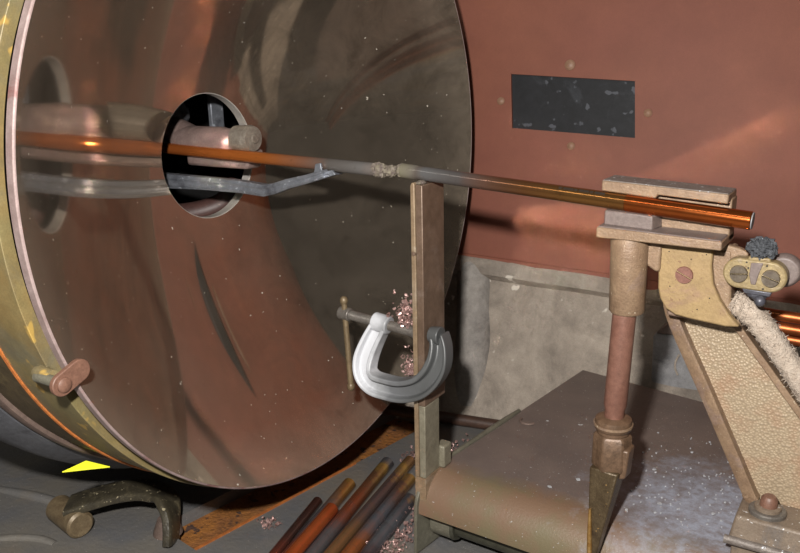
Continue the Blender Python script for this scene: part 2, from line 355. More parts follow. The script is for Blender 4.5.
def lower_wall():
    # chalky cast base: a narrow shelf under the plate, then a bank that slopes out to the deck
    g1 = G(); nx, rr = 60, []
    top = wp(0, TB)
    prof = [(.03, .012), (.004, .010), (-.002, .004), (-.004, -.012), (.004, -.020), (.0, -.026), (-.012, -.05), (-.03, -.085), (-.055, -.125), (-.075, -.158), (-.08, -.175), (.05, -.175)]
    H = Vector((E1.x, E1.y, 0)).normalized(); O = Vector((H.y, -H.x, 0))     # O points out of the wall
    for i in range(nx+1):
        s = -.34+1.6*i/nx; p = wp(s, TB); ring = []
        for k, (o_, z) in enumerate(prof):
            j = 0 if k in (0, len(prof)-1) else .004*noise.noise(Vector((s*14, k*.9, 0)))
            zz = p.z+z*(1 if k < 5 else (p.z-(FZ-.012))/.175) if k >= 5 else p.z+z
            ring.append(Vector((p.x, p.y, 0))-O*o_*1+O*j+Vector((0, 0, zz)))
        rr.append(ring)
    g1.rings(rr, True)
    wl = obj('wall_lower', g1, 'plaster', base=(.2, .3, FZ)); tag(wl, 'chalky grey cast base below the red plate', 'wall', kind='structure')
    p = G().tube(spline([(.103, .321, -.160), (.110, .309, -.19), (.119, .291, -.225), (.126, .273, -.262), (.131, .258, -.312)], 5), .021, 24)
    sub('rounded_pilaster', p, 'pilaster', wl, label='rounded pale grey pilaster')
    t1 = obj('trim_1', G().tube([(-.1, .168, -.312), (.13, .212, -.312), (.24, .233, -.312)], .0065, 16), 'brown_pipe'); tag(t1, 'thin brown pipe along the foot of the grey base', 'pipe', kind='structure')
lower_wall()

blk = thing('cast_block', 'weathered blue-grey cast block behind the tan arm', 'block', (.37, .33, FZ))
obj('body', G().hexa([(.326, .302, FZ), (.43, .32, FZ), (.43, .36, FZ), (.326, .36, FZ)], [(.324, .302, -.206), (.43, .32, -.206), (.43, .36, -.206), (.324, .36, -.206)]), 'plaster_blue', blk, bevel=.004)
obj('sloping_top', G().hexa([(.326, .303, -.2055), (.43, .321, -.2055), (.43, .358, -.2055), (.326, .358, -.2055)], [(.345, .318, -.188), (.43, .333, -.188), (.43, .358, -.188), (.345, .358, -.188)]), 'flange', blk, bevel=.002)
obj('scratch_ridge', G().tube(spline([(.352, .3055, -.225), (.349, .305, -.233), (.349, .305, -.241), (.352, .3055, -.248)], 4), .0011, 8), 'plaster', blk)

# ------------------------------------------------------------------ drum and reflector
RM, HM, HR = .262, .1295, .0552
KM = HM/RM**2
def mirror():
    t = thing('reflector_mirror', 'large round concave metal reflector with a hole in its middle', 'mirror', (HM, 0, -RM))
    prof = []; n = 40
    for i in range(n+1):
        r_ = HR+(RM-HR)*i/n; prof.append((KM*r_*r_, r_))
    g1 = G(); NN = 256
    g1.lathe(prof, n=NN, closed=False)
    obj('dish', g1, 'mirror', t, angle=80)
    back = [(x-.0045, r_) for x, r_ in prof]; g2 = G().lathe(back, n=96, closed=False); obj('dish_back', g2, 'black', t)
    obj('rim_edge', G().lathe([(HM-.0064, RM), (HM-.0064, RM+.0016), (HM-.0006, RM+.0016), (HM+.0002, RM+.0009), (HM+.0003, RM+.0002), (HM-.002, RM-.0004)], n=NN), 'rimsilver', t, label='pinkish silver rim edge')
    x0 = KM*HR*HR
    obj('hole_edge', G().lathe([(x0-.0095, HR-.0006), (x0-.0006, HR-.0006), (x0-.0002, HR+.0002), (x0-.0095, HR+.0008)], n=96), 'edgewhite', t, label='bright edge of the central hole')
mirror()

def drum():
    t = thing('lamp_drum', 'olive gold round lamp drum carrying the reflector', 'drum', (0, 0, -.272))
    P = lambda p, n=192: G().lathe(p, n=n)
    obj('front_band', P([(.112, .258), (.1136, .2661), (.1133, .2665), (.068, .2668), (.068, .262)]), 'drum', t, label='olive gold front band')
    obj('bead', P([(.0705, .266), (.0705, .2678), (.069, .2684), (.0675, .2678), (.0675, .266)]), 'rust_edge', t, label='thin orange bead')
    obj('rear_band', P([(.0675, .262), (.0675, .2672), (.02, .2672), (.02, .262)]), 'drum_brown', t, label='dark brown rear band')
    obj('flange', P([(.02, .262), (.02, .2702), (.0175, .2715), (.0095, .2715), (.008, .2702), (.008, .262)]), 'flange', t, label='dull brown flange')
    obj('rear_shell', P([(.007, .262), (.004, .272), (-.012, .283), (-.03, .2852), (-.20, .2852), (-.205, .27), (-.205, .262)]), 'bluegrey', t, label='dark blue-grey rear shell')
    obj('back_plate', P([(-.200, .0001), (-.200, .268), (-.204, .268), (-.204, .0001)], 96), 'black', t)
    # retaining clip at the lower left with its bolt and stud
    a = math.atan2(-.0985, -.2555); er = Vector((0, math.cos(a), math.sin(a))); et = Vector((0, -er.z, er.y)); X = Vector((1, 0, 0))
    c = X*.131+er*.266
    g1 = G(); n = 14; pl = []
    for sgn, cx in ((1, -.0065), (-1, .0065)):          # obround tongue reaching inward over the rim
        for k in range(n+1):
            ang = math.pi*k/n+(math.pi/2 if sgn > 0 else -math.pi/2)
            pl.append((cx+.0070*math.cos(ang), .0070*math.sin(ang)))
    R1 = [c+er*u_+et*v_ for u_, v_ in pl]; R2 = [p+X*.0035 for p in R1]
    g1.rings([R1, R2]); cl = obj('retaining_clip', g1, 'clipbrown', t, bevel=.0006, label='pinkish brown obround retaining clip')
    bc = c+er*.0062
    sub('bolt', G().lathe([(0, .0001), (.0035, .0046), (.0048, .0045), (.0058, .003), (.006, .0001)], bc, X, 20, closed=False), 'clipbrown', cl)
    sub('stud', G().cyl(bc-X*.022, bc, .0034, n=16), 'greenmetal', cl)
    obj('stud_boss', G().lathe([(-.028, .0001), (-.026, .0040), (-.021, .0052), (-.011, .0042), (-.011, .0001)], bc-er*.003, X, 20), 'drum', t)
drum()

# carbon holder seen through the hole
hd = thing('carbon_holder', 'pinkish cast carbon holder seen through the reflector hole', 'holder', (0, .012, -.01))
obj('barrel', G().lathe([(-.045, .0001), (-.045, .011), (-.03, .0135), (.012, .0135), (.014, .0125), (.038, .0122), (.04, .0001)], (0, .012, .0115), (1, 0, 0), 40), 'holder', hd)
obj('clamp_block', G().hexa([(-.03, .004, -.0105), (.045, .004, -.0105), (.045, .024, -.0105), (-.03, .024, -.0105)], [(-.03, .004, .006), (.049, .004, .006), (.049, .024, .006), (-.03, .024, .006)]), 'holder', hd, bevel=.003)
bo = obj('bolt', G().lathe([(.034, .0001), (.034, .0108), (.050, .0116), (.0535, .0105), (.0550, .0001)], (0, .006, .0165), (1, 0, 0), 36), 'boltgrey', hd, label='rough grey round bolt end')
sub('bolt_dimple', G().lathe([(.0545, .0001), (.0545, .0042), (.0560, .0036), (.0560, .0001)], (0, .006, .0165), (1, 0, 0), 20), 'boltgrey', bo)
obj('rear_arm', G().tube(spline([(-.03, .014, .012), (-.07, .02, .02), (-.12, .02, .01), (-.19, .02, .0)], 6), .013, 20), 'holder', hd)
obj('rear_casting', G().ball((-.085, .032, .034), .022, 14, .15, 3, (1.2, 1, .9)), 'bluegrey', hd, label='dark grey rounded casting behind')
br = thing('inner_bracket', 'pale blue-grey upright strip inside the reflector hole', 'bracket', (-.07, .05, -.02))
obj('strip', G().box(-.063, -.058, .068, .085, .012, .062), 'lever', br, bevel=.001)
obj('foot', G().box(-.195, -.058, .066, .088, .062, .070), 'black', br)
pp = thing('inner_pipe', 'dark red curved pipe low inside the reflector hole', 'pipe', (-.09, .03, -.09))
obj('bend', G().tube(spline([(-.19, .0, -.05), (-.12, .0, -.062), (-.07, .028, -.064), (-.042, .055, -.056), (-.04, .078, -.040)], 8), .011, 20), 'darkred', pp)
obj('collar', G().cyl((-.14, .0, -.058), (-.128, .0, -.061), .015, n=24), 'flange', pp)

# ------------------------------------------------------------------ carbon rods in place
def along(p0, p1):
    p0, p1 = Vector(p0), Vector(p1); return p0, (p1-p0).normalized(), (p1-p0).length
lr = thing('carbon_rod', 'copper coated carbon rod with burnt grey tip passing through the reflector hole', 'carbon rod', (0, 0, 0))
p0, ax, L = along((-.19, 0, .009), (.199, 0, -.0025))
obj('coated_shaft', G().lathe([(0, .0001), (0, .0050), (.29, .0050), (.345, .0052), (.373, .0051), (.376, .0042), (.377, .0001)], p0, ax, 36), 'rodL', lr, angle=30)
def crumb(c, r, seed, sc3=(1, 1, 1)): return G().ball(c, r, 12, .28, seed, sc3)
tp = p0+ax*.377
k = M('pale_burnt_carbon'); k.set(k.mix(k.step(k.noise(300, 4), .4, .62), '5f544e', '756d5d'), .7); k.bump(k.noise(500, 4), .6, .001); MAT['burnt'] = k.m
bt_ = G().ball(p0+ax*.3775, .0054, 14, .35, 2, (1.5, 1, 1)); bt_.ball(p0+ax*.3880, .0045, 12, .4, 6, (1.3, 1, .95))
obj('burnt_tip', bt_, 'burnt', lr, label='crumbled pinkish grey tip')

rr_ = thing('carbon_rod', 'longer carbon rod resting on the post and gripped in the brass jaw', 'carbon rod', (.21, 0, -.01))
q0, bx_, L2 = along((.2085, 0, -.0015), (.4566, 0, -.0180))
BASE[rr_.name] = Vector((0, 0, 0)); rr_.location = (0, 0, ZO)
ob = obj('burnt_tip', crumb(q0-bx_*.0005, .0053, 5, (.9, 1, 1)), 'burnt', rr_, label='yellowish burnt tip')
obj('worn_shaft', G().lathe([(0, .0001), (0, .0056), (.013, .0056), (.015, .0052), (.06, .0053), (.172, .0055), (.172, .0001)], q0, bx_, 40), 'rodR', rr_, angle=30)
fs = obj('fresh_shaft', G().lathe([(.1722, .0001), (.1722, .0057), (L2-.0006, .0057), (L2, .0053), (L2, .0001)], q0, bx_, 40), 'rodnew', rr_, angle=30, label='bright copper plated end of the rod')
sub('end_face', G().cyl(q0+bx_*(L2-.0002), q0+bx_*(L2+.0006), .0051, n=32), 'endgrey', fs, label='pale grey carbon end face')
# faint unreadable stamp along the top of the rod: a row of dark dashes
for i in range(9):
    c = q0+bx_*(.128+.0036*i); nn = Vector((0, -.62, .78)); e_ = bx_.cross(nn); rr0 = .0054
    w_ = .0011+.0004*((i*7) % 3)
    q = [c+nn*rr0+bx_*sx*w_+e_*sy*.0010 for sx, sy in ((-1, -1), (1, -1), (1, 1), (-1, 1))]
    obj('stamp_mark', G().hexa([p-nn*.0004 for p in q], [p+nn*.00025 for p in q]), 'ink', rr_)

# hooked lever under the left rod
lv = thing('hooked_lever', 'blue-grey forked lever bent up under the left carbon rod', 'lever', (.05, -.008, -.033))
pth = [(-.19, -.020), (-.05, -.0235), (.0, -.0225), (.05, -.0225), (.078, -.0240), (.09, -.0215), (.105, -.0165), (.125, -.0115), (.142, -.0065)]
sec = [(-.0048, -.0135), (-.0048, -.006), (-.0020, -.0048), (.0020, -.0048), (.0048, -.006), (.0048, -.0135), (.0022, -.0150), (.0006, -.0138), (-.0006, -.0138), (-.0022, -.0150)]
obj('bar', G().sweep(pth, sec, scale=[1.5, 1.45, 1.2, 1.1, 1.05, .95, .85, .75, .7]), 'lever', lv, bevel=.0008)
for yy in (-.0085, .0062):
    obj('fork_prong', G().prism([(.128, -.0135), (.151, -.0070), (.1475, -.0035), (.1375, -.0055), (.1365, .0015), (.131, .0005)], yy, yy+.0025), 'lever', lv, bevel=.0006)
obj('fork_saddle', G().prism([(.124, -.0145), (.146, -.0085), (.144, -.0065), (.126, -.0098)], -.0100, .0087), 'lever', lv, bevel=.0006)

# ------------------------------------------------------------------ post and C-clamp
po = thing('support_post', 'upright flat steel bar propping the tips of the two carbon rods', 'post', (.2275, .004, -.25))
obj('flat_bar', G().prism([(.2266, -.186), (.2324, -.186), (.2327, -.0098), (.2268, -.0095)], -.0118, .0205), 'post', po, bevel=.0006)
obj('stub_bar', G().prism([(.2265, -.2492), (.2320, -.2492), (.2323, -.1862), (.2266, -.1862)], -.0116, .0110), 'stub', po, bevel=.0006, label='olive grey lower stub of the bar')
obj('edge_bar', G().prism([(.2222, -.2492), (.2262, -.2492), (.2262, -.0096), (.2252, -.0080), (.2234, -.0084), (.2224, -.0105)], -.0122, .0175), 'post_edge', po, bevel=.0007, label='pale edge strip')
obj('rivet', G().lathe([(-.001, .0001), (-.001, .0019), (.0006, .0017), (.001, .0001)], (.2247, -.0122, -.062), (0, -1, 0), 14), 'post', po)
obj('tip_weld', G().ball((.2275, -.004, -.0090), .0028, 8, .4, 3, (1.3, 2.2, .7)), 'burnt', po, label='crusty bead on top')
fb = [(-.0118, -.2493), (.0195, -.2493)]+[(-.014+.03*(1-math.cos(a)), -.25-.03*(1-math.sin(a))+.0003) for a in [math.radians(d_) for d_ in (89, 75, 60, 45, 32, 20)]]
obj('foot_wedge', G().rings([[Vector((x, y, z)) for y, z in fb] for x in (.2224, .2324)]), 'post_edge', po)
obj('foot_block', G().box(.2265, .2365, .0112, .0240, -.2497, -.2300), 'stub', po, bevel=.0015)

cc = thing('c_clamp', 'small white and grey C-clamp gripping the upright post', 'clamp', (.212, -.018, -.182))
TK = .33                                              # the clamp hangs a little towards the viewer so that its back clears the post
cp = spline([(.1875, 0, -.1265), (.1815, 0, -.140), (.1775, 0, -.1545), (.1795, 0, -.1655), (.1875, 0, -.1715), (.200, 0, -.1728), (.216, 0, -.1722), (.231, 0, -.1668), (.2405, 0, -.1570), (.2445, 0, -.1460), (.2440, 0, -.1345), (.2408, 0, -.1262)], 5)
cp = [Vector((p.x, -.003+TK*(p.z+.1275), p.z)) for p in cp]
wv = .0090
isec = [(-wv, -.0070), (-wv, .0055), (-wv+.004, .0055), (-wv+.0055, .0012), (wv-.0042, .0012), (wv-.003, .0055), (wv, .0055), (wv, -.0070), (wv-.003, -.0070), (wv-.0042, -.0012), (-wv+.0055, -.0012), (-wv+.004, -.0070)]
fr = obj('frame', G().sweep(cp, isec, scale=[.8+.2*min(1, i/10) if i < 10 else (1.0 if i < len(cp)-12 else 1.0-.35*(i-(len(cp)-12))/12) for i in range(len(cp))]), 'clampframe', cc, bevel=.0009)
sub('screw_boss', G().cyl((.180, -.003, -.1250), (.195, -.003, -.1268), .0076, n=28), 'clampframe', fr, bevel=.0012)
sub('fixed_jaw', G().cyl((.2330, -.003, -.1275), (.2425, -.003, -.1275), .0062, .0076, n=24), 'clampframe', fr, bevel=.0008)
s0, s1 = Vector((.152, -.003, -.1235)), Vector((.2200, -.003, -.1285)); nt = 110
srad = [.0036+(.0006 if i % 2 else 0) for i in range(nt)]
scw = obj('screw', G().tube([s0.lerp(s1, i/(nt-1)) for i in range(nt)], srad, 16), 'steel', cc, label='threaded steel screw')
sub('screw_head', G().cyl((.1455, -.003, -.1230), (.1565, -.003, -.1238), .0056, n=24), 'steel', scw, bevel=.001)
sub('swivel_pad', G().cyl((.2185, -.003, -.1284), (.2221, -.003, -.1287), .0053, n=24), 'steel', scw, bevel=.0005)
tb0, tb1 = Vector((.1508, -.004, -.112)), Vector((.1568, -.007, -.186))
tb_ = obj('tee_bar', G().cyl(tb0, tb1, .0024, n=14), 'tbar', cc, label='brassy sliding tee bar')
for p in (tb0, tb1): sub('end_knob', G().ball(p, .0034, 8, 0, 0, (1, 1, 1.2)), 'tbar', tb_)

# ------------------------------------------------------------------ brass jaw bracket with its arm
bk = thing('jaw_bracket', 'tan cast bracket holding the right carbon rod in a brass jaw on a sloping arm', 'bracket', (.48, .035, -.2497))
# jaw
up_ = obj('upper_jaw', G().prism([(.3638, -.0060), (.3990, -.0086), (.4002, -.0062), (.4425, -.0088), (.4425, -.0030), (.3638, .0008)], -.0015, .0235), 'brass', bk, bevel=.0008)
sub('spattered_top', G().hexa([(.3640, -.0010, .0005), (.4423, -.0010, -.0033), (.4423, .0230, -.0033), (.3640, .0230, .0005)], [(.3646, -.0004, .0013), (.4418, -.0004, -.0025), (.4418, .0226, -.0025), (.3646, .0226, .0013)]), 'brass_top', up_, label='grey spattered top face')
obj('jaw_web', G().prism([(.3650, -.030), (.4432, -.034), (.4432, -.0070), (.3650, -.0035)], .0075, .0232), 'brass', bk, bevel=.0008)
lg = obj('ledge', G().prism([(.3657, -.0276), (.4432, -.0297), (.4432, -.0352), (.3657, -.0346)], -.0140, .0225), 'brass', bk, bevel=.0008)
sub('ledge_top', G().hexa([(.3664, -.0133, -.0277), (.4426, -.0133, -.0298), (.4426, .0074, -.0298), (.3664, .0074, -.0277)], [(.367, -.0127, -.0270), (.4420, -.0127, -.0291), (.4420, .0072, -.0291), (.367, .0072, -.0270)]), 'mauve', lg, label='mauve top of the ledge')
obj('packing_block', G().hexa([(.3682, -.0066, -.0272), (.3996, -.0066, -.0282), (.4022, .0070, -.0282), (.3682, .0070, -.0272)], [(.3682, -.0064, -.0176), (.3992, -.0064, -.0192), (.4016, .0070, -.0192), (.3682, .0070, -.0176)]), 'mauve', bk, bevel=.0008, label='mauve grey packing block')
# boss, rib, shield
obj('boss', G().lathe([(0, .0001), (0, .0114), (.002, .0122), (.012, .0120), (.050, .0116), (.0515, .0105), (.0515, .0001)], (.3842, -.0015, -.0346), (0.012, 0, -1), 40), 'brass', bk)
obj('rib', G().prism([(.386, -.0352), (.404, -.0352), (.404, -.0560), (.4015, -.0570), (.396, -.0535), (.386, -.0535)], .0005, .0095), 'brass', bk, bevel=.0015)
shp = [(.4015, -.0353), (.4350, -.0353), (.4350, -.050), (.4368, -.061), (.4415, -.071), (.4480, -.080), (.4545, -.0868), (.446, -.0880), (.424, -.0862), (.4150, -.0850), (.4085, -.0815), (.4045, -.0750), (.4028, -.0680)]
sh = obj('shield', G().prism(shp, .0035, .0100), 'brass_y', bk, bevel=.0012, label='yellow tan shield plate')
def slotted(parent, c, r_, mat, ang, h=.0022, ax=Vector((0, -1, 0))):
    g1 = G()
    for sg in (1, -1):
        pl = []
        for k in range(13):
            a = math.pi*k/12; x, z = r_*math.cos(a), max(r_*math.sin(a), .00055); pl.append((x, sg*z))
        ca, sa = math.cos(ang), math.sin(ang)
        ring0 = [Vector((c[0]+x*ca-z*sa, c[1]+.0008, c[2]+x*sa+z*ca)) for x, z in pl]
        ring1 = [Vector((c[0]+(x*ca-z*sa)*.93, c[1]-h, c[2]+(x*sa+z*ca)*.93)) for x, z in pl]
        g1.rings([ring0, ring1])
    o = sub('slotted_screw', g1, mat, parent, label='slotted screw head')
    return o
slotted(sh, (.4190, .0033, -.0573), .0058, 'pinkscrew', -.45, .0012)
for p in ((.4085, -.043), (.4105, -.066), (.4285, -.079), (.4225, -.0465), (.4355, -.0705), (.4315, -.0425)):
    sub('casting_pit', G().lathe([(-.0004, .0001), (-.0004, .0005), (.0003, .0004), (.0003, .0001)], (p[0], .0035, p[1]), (0, -1, 0), 8), 'ink', sh)
# sloping arm
arm_poly = [(.405, -.055), (.445, -.055), (.4510, -.094), (.4935, -.1450), (.5560, -.2185), (.4690, -.2185), (.4655, -.2140), (.462, -.208), (.4055, -.093)]
ar = obj('arm', G().prism(arm_poly, .034, .040), 'hammer', bk, bevel=.001, label='sloping tan hammertone arm')
le = spline([(.4052, 0, -.070), (.4075, 0, -.093), (.4345, 0, -.147), (.4648, 0, -.208), (.4668, 0, -.2125), (.470, 0, -.2172)], 6)
fsec = [(-.0042, .026), (-.0042, .042), (.0042, .042), (.0042, .0268), (.003, .0258), (-.003, .0252)]
sub('edge_flange', G().sweep([(p.x, 0, p.z) for p in le], fsec), 'brass', ar)
re_ = [(.4468, 0, -.080), (.4500, 0, -.0945), (.4915, 0, -.1455), (.5300, 0, -.1905), (.552, 0, -.217)]
sub('edge_flange', G().sweep([(p[0], 0, p[2]) for p in re_], [(-.0022, .026), (-.0022, .042), (.0024, .042), (.0024, .026)]), 'brass', ar, bevel=.0006)
sub('neck', G().prism([(.406, -.04), (.445, -.04), (.4485, -.09), (.408, -.088)], .0095, .034), 'brass', ar, bevel=.0015)
obj('side_strap', G().sweep([(.4478, 0, -.0620), (.4492, 0, -.0690), (.4535, 0, -.0825), (.4595, 0, -.0950), (.4940, 0, -.1405), (.5600, 0, -.2175)], [(-.0008, .026), (-.0008, .066), (.0008, .066), (.0008, .026)], scale=None), 'strap', bk, label='blue-grey strap along the arm')
# foot
ft = obj('foot', G().hexa([(.4600, .0015, -.2350), (.575, .0015, -.2350), (.575, .070, -.2350), (.4600, .070, -.2350)], [(.4630, .0050, -.2180), (.575, .0050, -.2180), (.575, .070, -.2180), (.4630, .070, -.2180)]), 'shaft_tan', bk, bevel=.0018)
sub('foot_ridge', G().tube([(.4580, .0012, -.2350), (.575, .0012, -.2350)], .0030, 14), 'brass_top', ft, label='spattered ridge along the foot')
sub('foot_pad', G().box(.4620, .575, .005, .068, -.2497, -.2345), 'shaft_tan', ft, bevel=.001)
wc = Vector((.4805, .0190, -.2180))
sub('washer', G().lathe([(0, .0001), (0, .0118), (.0022, .0118), (.0030, .0110), (.0030, .0001)], wc, (0, 0, 1), 36), 'steel', ft)
sub('washer', G().lathe([(.0031, .0001), (.0031, .0086), (.0050, .0084), (.0056, .0076), (.0056, .0001)], wc, (0, 0, 1), 32), 'shaft_tan', ft)
sub('bolt', G().lathe([(.0056, .0001), (.0056, .0056), (.0110, .0052), (.0128, .0036), (.0132, .0001)], wc, (0.05, -.05, 1), 24), 'clipbrown', ft, label='worn reddish bolt')
# terminal clamp on the right
tm = thing('cable_terminal', 'pale yellow brass cable terminal with two slotted screws and charred top', 'terminal', (.461, .008, -.064))
def stadium(a, b, r_, n=14):
    out = []
    for k in range(n+1): t_ = math.pi/2+math.pi*k/n; out.append((a[0]+r_*math.cos(t_), a[1]+r_*math.sin(t_)))
    for k in range(n+1): t_ = -math.pi/2+math.pi*k/n; out.append((b[0]+r_*math.cos(t_), b[1]+r_*math.sin(t_)))
    return out
tp_ = obj('clamp_plate', G().prism(stadium((.4522, -.0510), (.4697, -.0515), .0095), -.0010, .0090), 'terminal', tm, bevel=.0012)
sub('centre_patch', G().prism([(.4585, -.0435), (.4655, -.0430), (.4635, -.0500), (.4622, -.0570), (.4595, -.0570), (.4580, -.0510)], -.0016, -.0005), 'mauve', tp_, bevel=.0005, label='mauve worn patch')
slotted(tp_, (.4522, -.0012, -.0510), .0054, 'screw', .10)
slotted(tp_, (.4703, -.0012, -.0517), .0054, 'screw', -.30)
for x, z in ((.4560, -.0435), (.4572, -.0470), (.4566, -.0530), (.4665, -.0590), (.4675, -.0445)): sub('casting_pit', G().lathe([(-.0004, .0001), (-.0004, .0007), (.0003, .0006), (.0003, .0001)], (x, -.0010, z), (0, -1, 0), 8), 'ink', tp_)
obj('upper_lug', G().prism([(.4565, -.0400), (.4690, -.0400), (.4695, -.0440), (.4560, -.0440)], .0, .011), 'terminal', tm, bevel=.001)
obj('neck_plate', G().prism([(.4340, -.0352), (.4495, -.0380), (.4545, -.0400), (.4545, -.0590), (.4480, -.0610), (.4380, -.0660), (.4345, -.0560)], .0102, .0160), 'brass', tm, bevel=.001)
obj('charred_crust', G().ball((.4632, .0045, -.0352), .0078, 26, .35, 9, (1.05, .9, .85)), 'crust', tm, label='charred grey crumbly lump')
obj('back_knob', G().lathe([(-.004, .0001), (-.004, .0095), (-.001, .0105), (.004, .0100), (.006, .0085), (.006, .0001)], (.4752, .0165, -.0500), (0, -1, 0), 36), 'mauve', tm, bevel=.0006)
lg2 = obj('lug', G().ball((.4628, .004, -.0640), .0046, 10, .2, 4, (1.3, .8, .8)), 'lug', tm, label='dark blue-grey lug')
sub('lug_tab', G().prism([(.4545, -.0605), (.4715, -.0610), (.4705, -.0640), (.4560, -.0635)], .0, .0080), 'lug', lg2, bevel=.0006)
sub('lug_ball', G().ball((.4655, -.001, -.0668), .0034, 10, 0, 0), 'lug', lg2)

# fibre covered cable
ro = thing('fibre_sleeved_cable', 'thick cream fibrous cable hanging below the brass terminal', 'cable', (.47, .02, -.13))
rp = spline([(.4470, .016, -.0735), (.4535, .016, -.0768), (.4612, .017, -.0830), (.4720, .018, -.0960), (.4840, .020, -.1125), (.4985, .022, -.1330), (.515, .024, -.158)], 10)
rg = G(); rr = []
ref = None; NR = 28
for i, p in enumerate(rp):
    t_ = (rp[min(i+1, len(rp)-1)]-rp[max(i-1, 0)]).normalized(); a = Vector((0, -1, 0)); a = (a-t_*a.dot(t_)).normalized(); b = t_.cross(a); ring = []
    for k in range(NR):
        an = 2*math.pi*k/NR; d = a*math.cos(an)+b*math.sin(an); q = .0074*(1+.16*noise.noise((p+d*.006)*380)+.05*noise.noise(p*160))*(.85 if i < 6 else 1)
        ring.append(p+d*q)
    rr.append(ring)
rg.rings(rr); obj('sleeve', rg, 'rope', ro, angle=80)
hg = G()
for i in range(1500):                                  # loose fibres standing off the sleeve
    j = random.randrange(1, len(rp)-1); p = rp[j]; t_ = (rp[j+1]-rp[j-1]).normalized(); a = Vector((0, -1, 0)); a = (a-t_*a.dot(t_)).normalized(); b = t_.cross(a)
    an = random.uniform(0, 2*math.pi); d = a*math.cos(an)+b*math.sin(an); s_ = p+d*.0068+t_*random.uniform(-.002, .002)
    sd = (t_*random.uniform(-1, 1)+d.cross(t_)*random.uniform(-1, 1)+d*random.uniform(.15, .9)).normalized(); ln = random.uniform(.0012, .0034); wv_ = sd.cross(d).normalized()*.00022
    e_ = s_+sd*ln
    hg.add([s_-wv_, s_+wv_, e_+wv_*.5, e_-wv_*.5, s_+d*.0003, e_+d*.0002], [(0, 1, 2, 3), (0, 4, 5, 3), (1, 2, 5, 4)])
hf = obj('loose_fibres', hg, 'rope', ro); hf['kind'] = 'stuff'

for i, (y_, z_, lab) in enumerate(((.100, -.1045, 'upper bright copper bar behind the fibrous cable'), (.103, -.1145, 'lower bright copper bar behind the fibrous cable'), (.112, -.1255, 'lowest copper bar, mostly hidden behind the sloping arm'))):
    b_ = thing('copper_bar', lab, 'bar', (.6, y_, z_-.004), 'copper bars at the right')
    obj('bar', G().cyl((.452, y_, z_), (.80, y_+.01, z_-.012), .0040, n=20), 'busbar', b_)
    for x_ in (.53, .70): obj('ferrule', G().cyl((x_, y_+.01*(x_-.452)/.348, z_-.012*(x_-.452)/.348), (x_+.014, y_+.01*(x_-.438)/.348, z_-.012*(x_-.438)/.348), .0048, n=20), 'pinkscrew', b_)

# ------------------------------------------------------------------ spindle under the jaw
sp = thing('copper_spindle', 'dull copper spindle with a nut and dark forked foot hanging under the brass boss', 'spindle', (.378, -.008, -.27))
obj('tube', G().lathe([(0, .0001), (0, .0078), (.0655, .0078), (.0685, .0068), (.078, .0066), (.078, .0001)], (.3840, -.0035, -.0862), (-.028, -.055, -1), 36), 'copperrod', sp)
ncx, ncy = .3818, -.0080
nt_ = obj('collar', G().lathe([(0, .0001), (0, .0088), (-.0015, .0122), (-.006, .0130), (-.0085, .0124), (-.0095, .0112), (-.0115, .0112), (-.0115, .0001)], (ncx, ncy, -.1600), (0, 0, 1), 40), 'nut', sp)
sub('groove', G().lathe([(-.0045, .0124), (-.0045, .0133), (-.0062, .0133), (-.0062, .0124)], (ncx, ncy, -.1600), (0, 0, 1), 40), 'brass', nt_)
hx = [[Vector((ncx+r_*math.cos(math.pi/3*k+.35), ncy+r_*math.sin(math.pi/3*k+.35), z_)) for k in range(6)] for r_, z_ in ((.0112, -.1716), (.0134, -.1740), (.0138, -.196), (.0128, -.1985))]
obj('hex_nut', G().rings(hx), 'nut', sp, bevel=.0012)
obj('fork_leg', G().hexa([(.3738, -.0275, -.266), (.3790, -.0275, -.266), (.3800, -.0225, -.266), (.3748, -.0225, -.266)], [(.3702, -.0198, -.1965), (.3905, -.0210, -.1965), (.3925, -.0050, -.1965), (.3702, -.0050, -.1965)]), 'fork', sp, bevel=.0012)
obj('fork_leg', G().hexa([(.3850, -.016, -.2045), (.3940, -.016, -.2015), (.3950, -.004, -.2015), (.3860, -.004, -.2045)], [(.3860, -.016, -.18), (.3960, -.016, -.18), (.3960, -.002, -.18), (.3860, -.002, -.18)]), 'nut', sp, bevel=.0015)
obj('worn_edge_glint', G().tube([(.3735, -.0242, -.226), (.3745, -.0260, -.245), (.3755, -.0272, -.256), (.3755, -.0277, -.266)], [.0010, .0017, .0019, .0012], 10), 'gold', sp, label='bright worn edge, gold highlight in its colour')  # gold highlight on the worn edge is put into this strip's colour

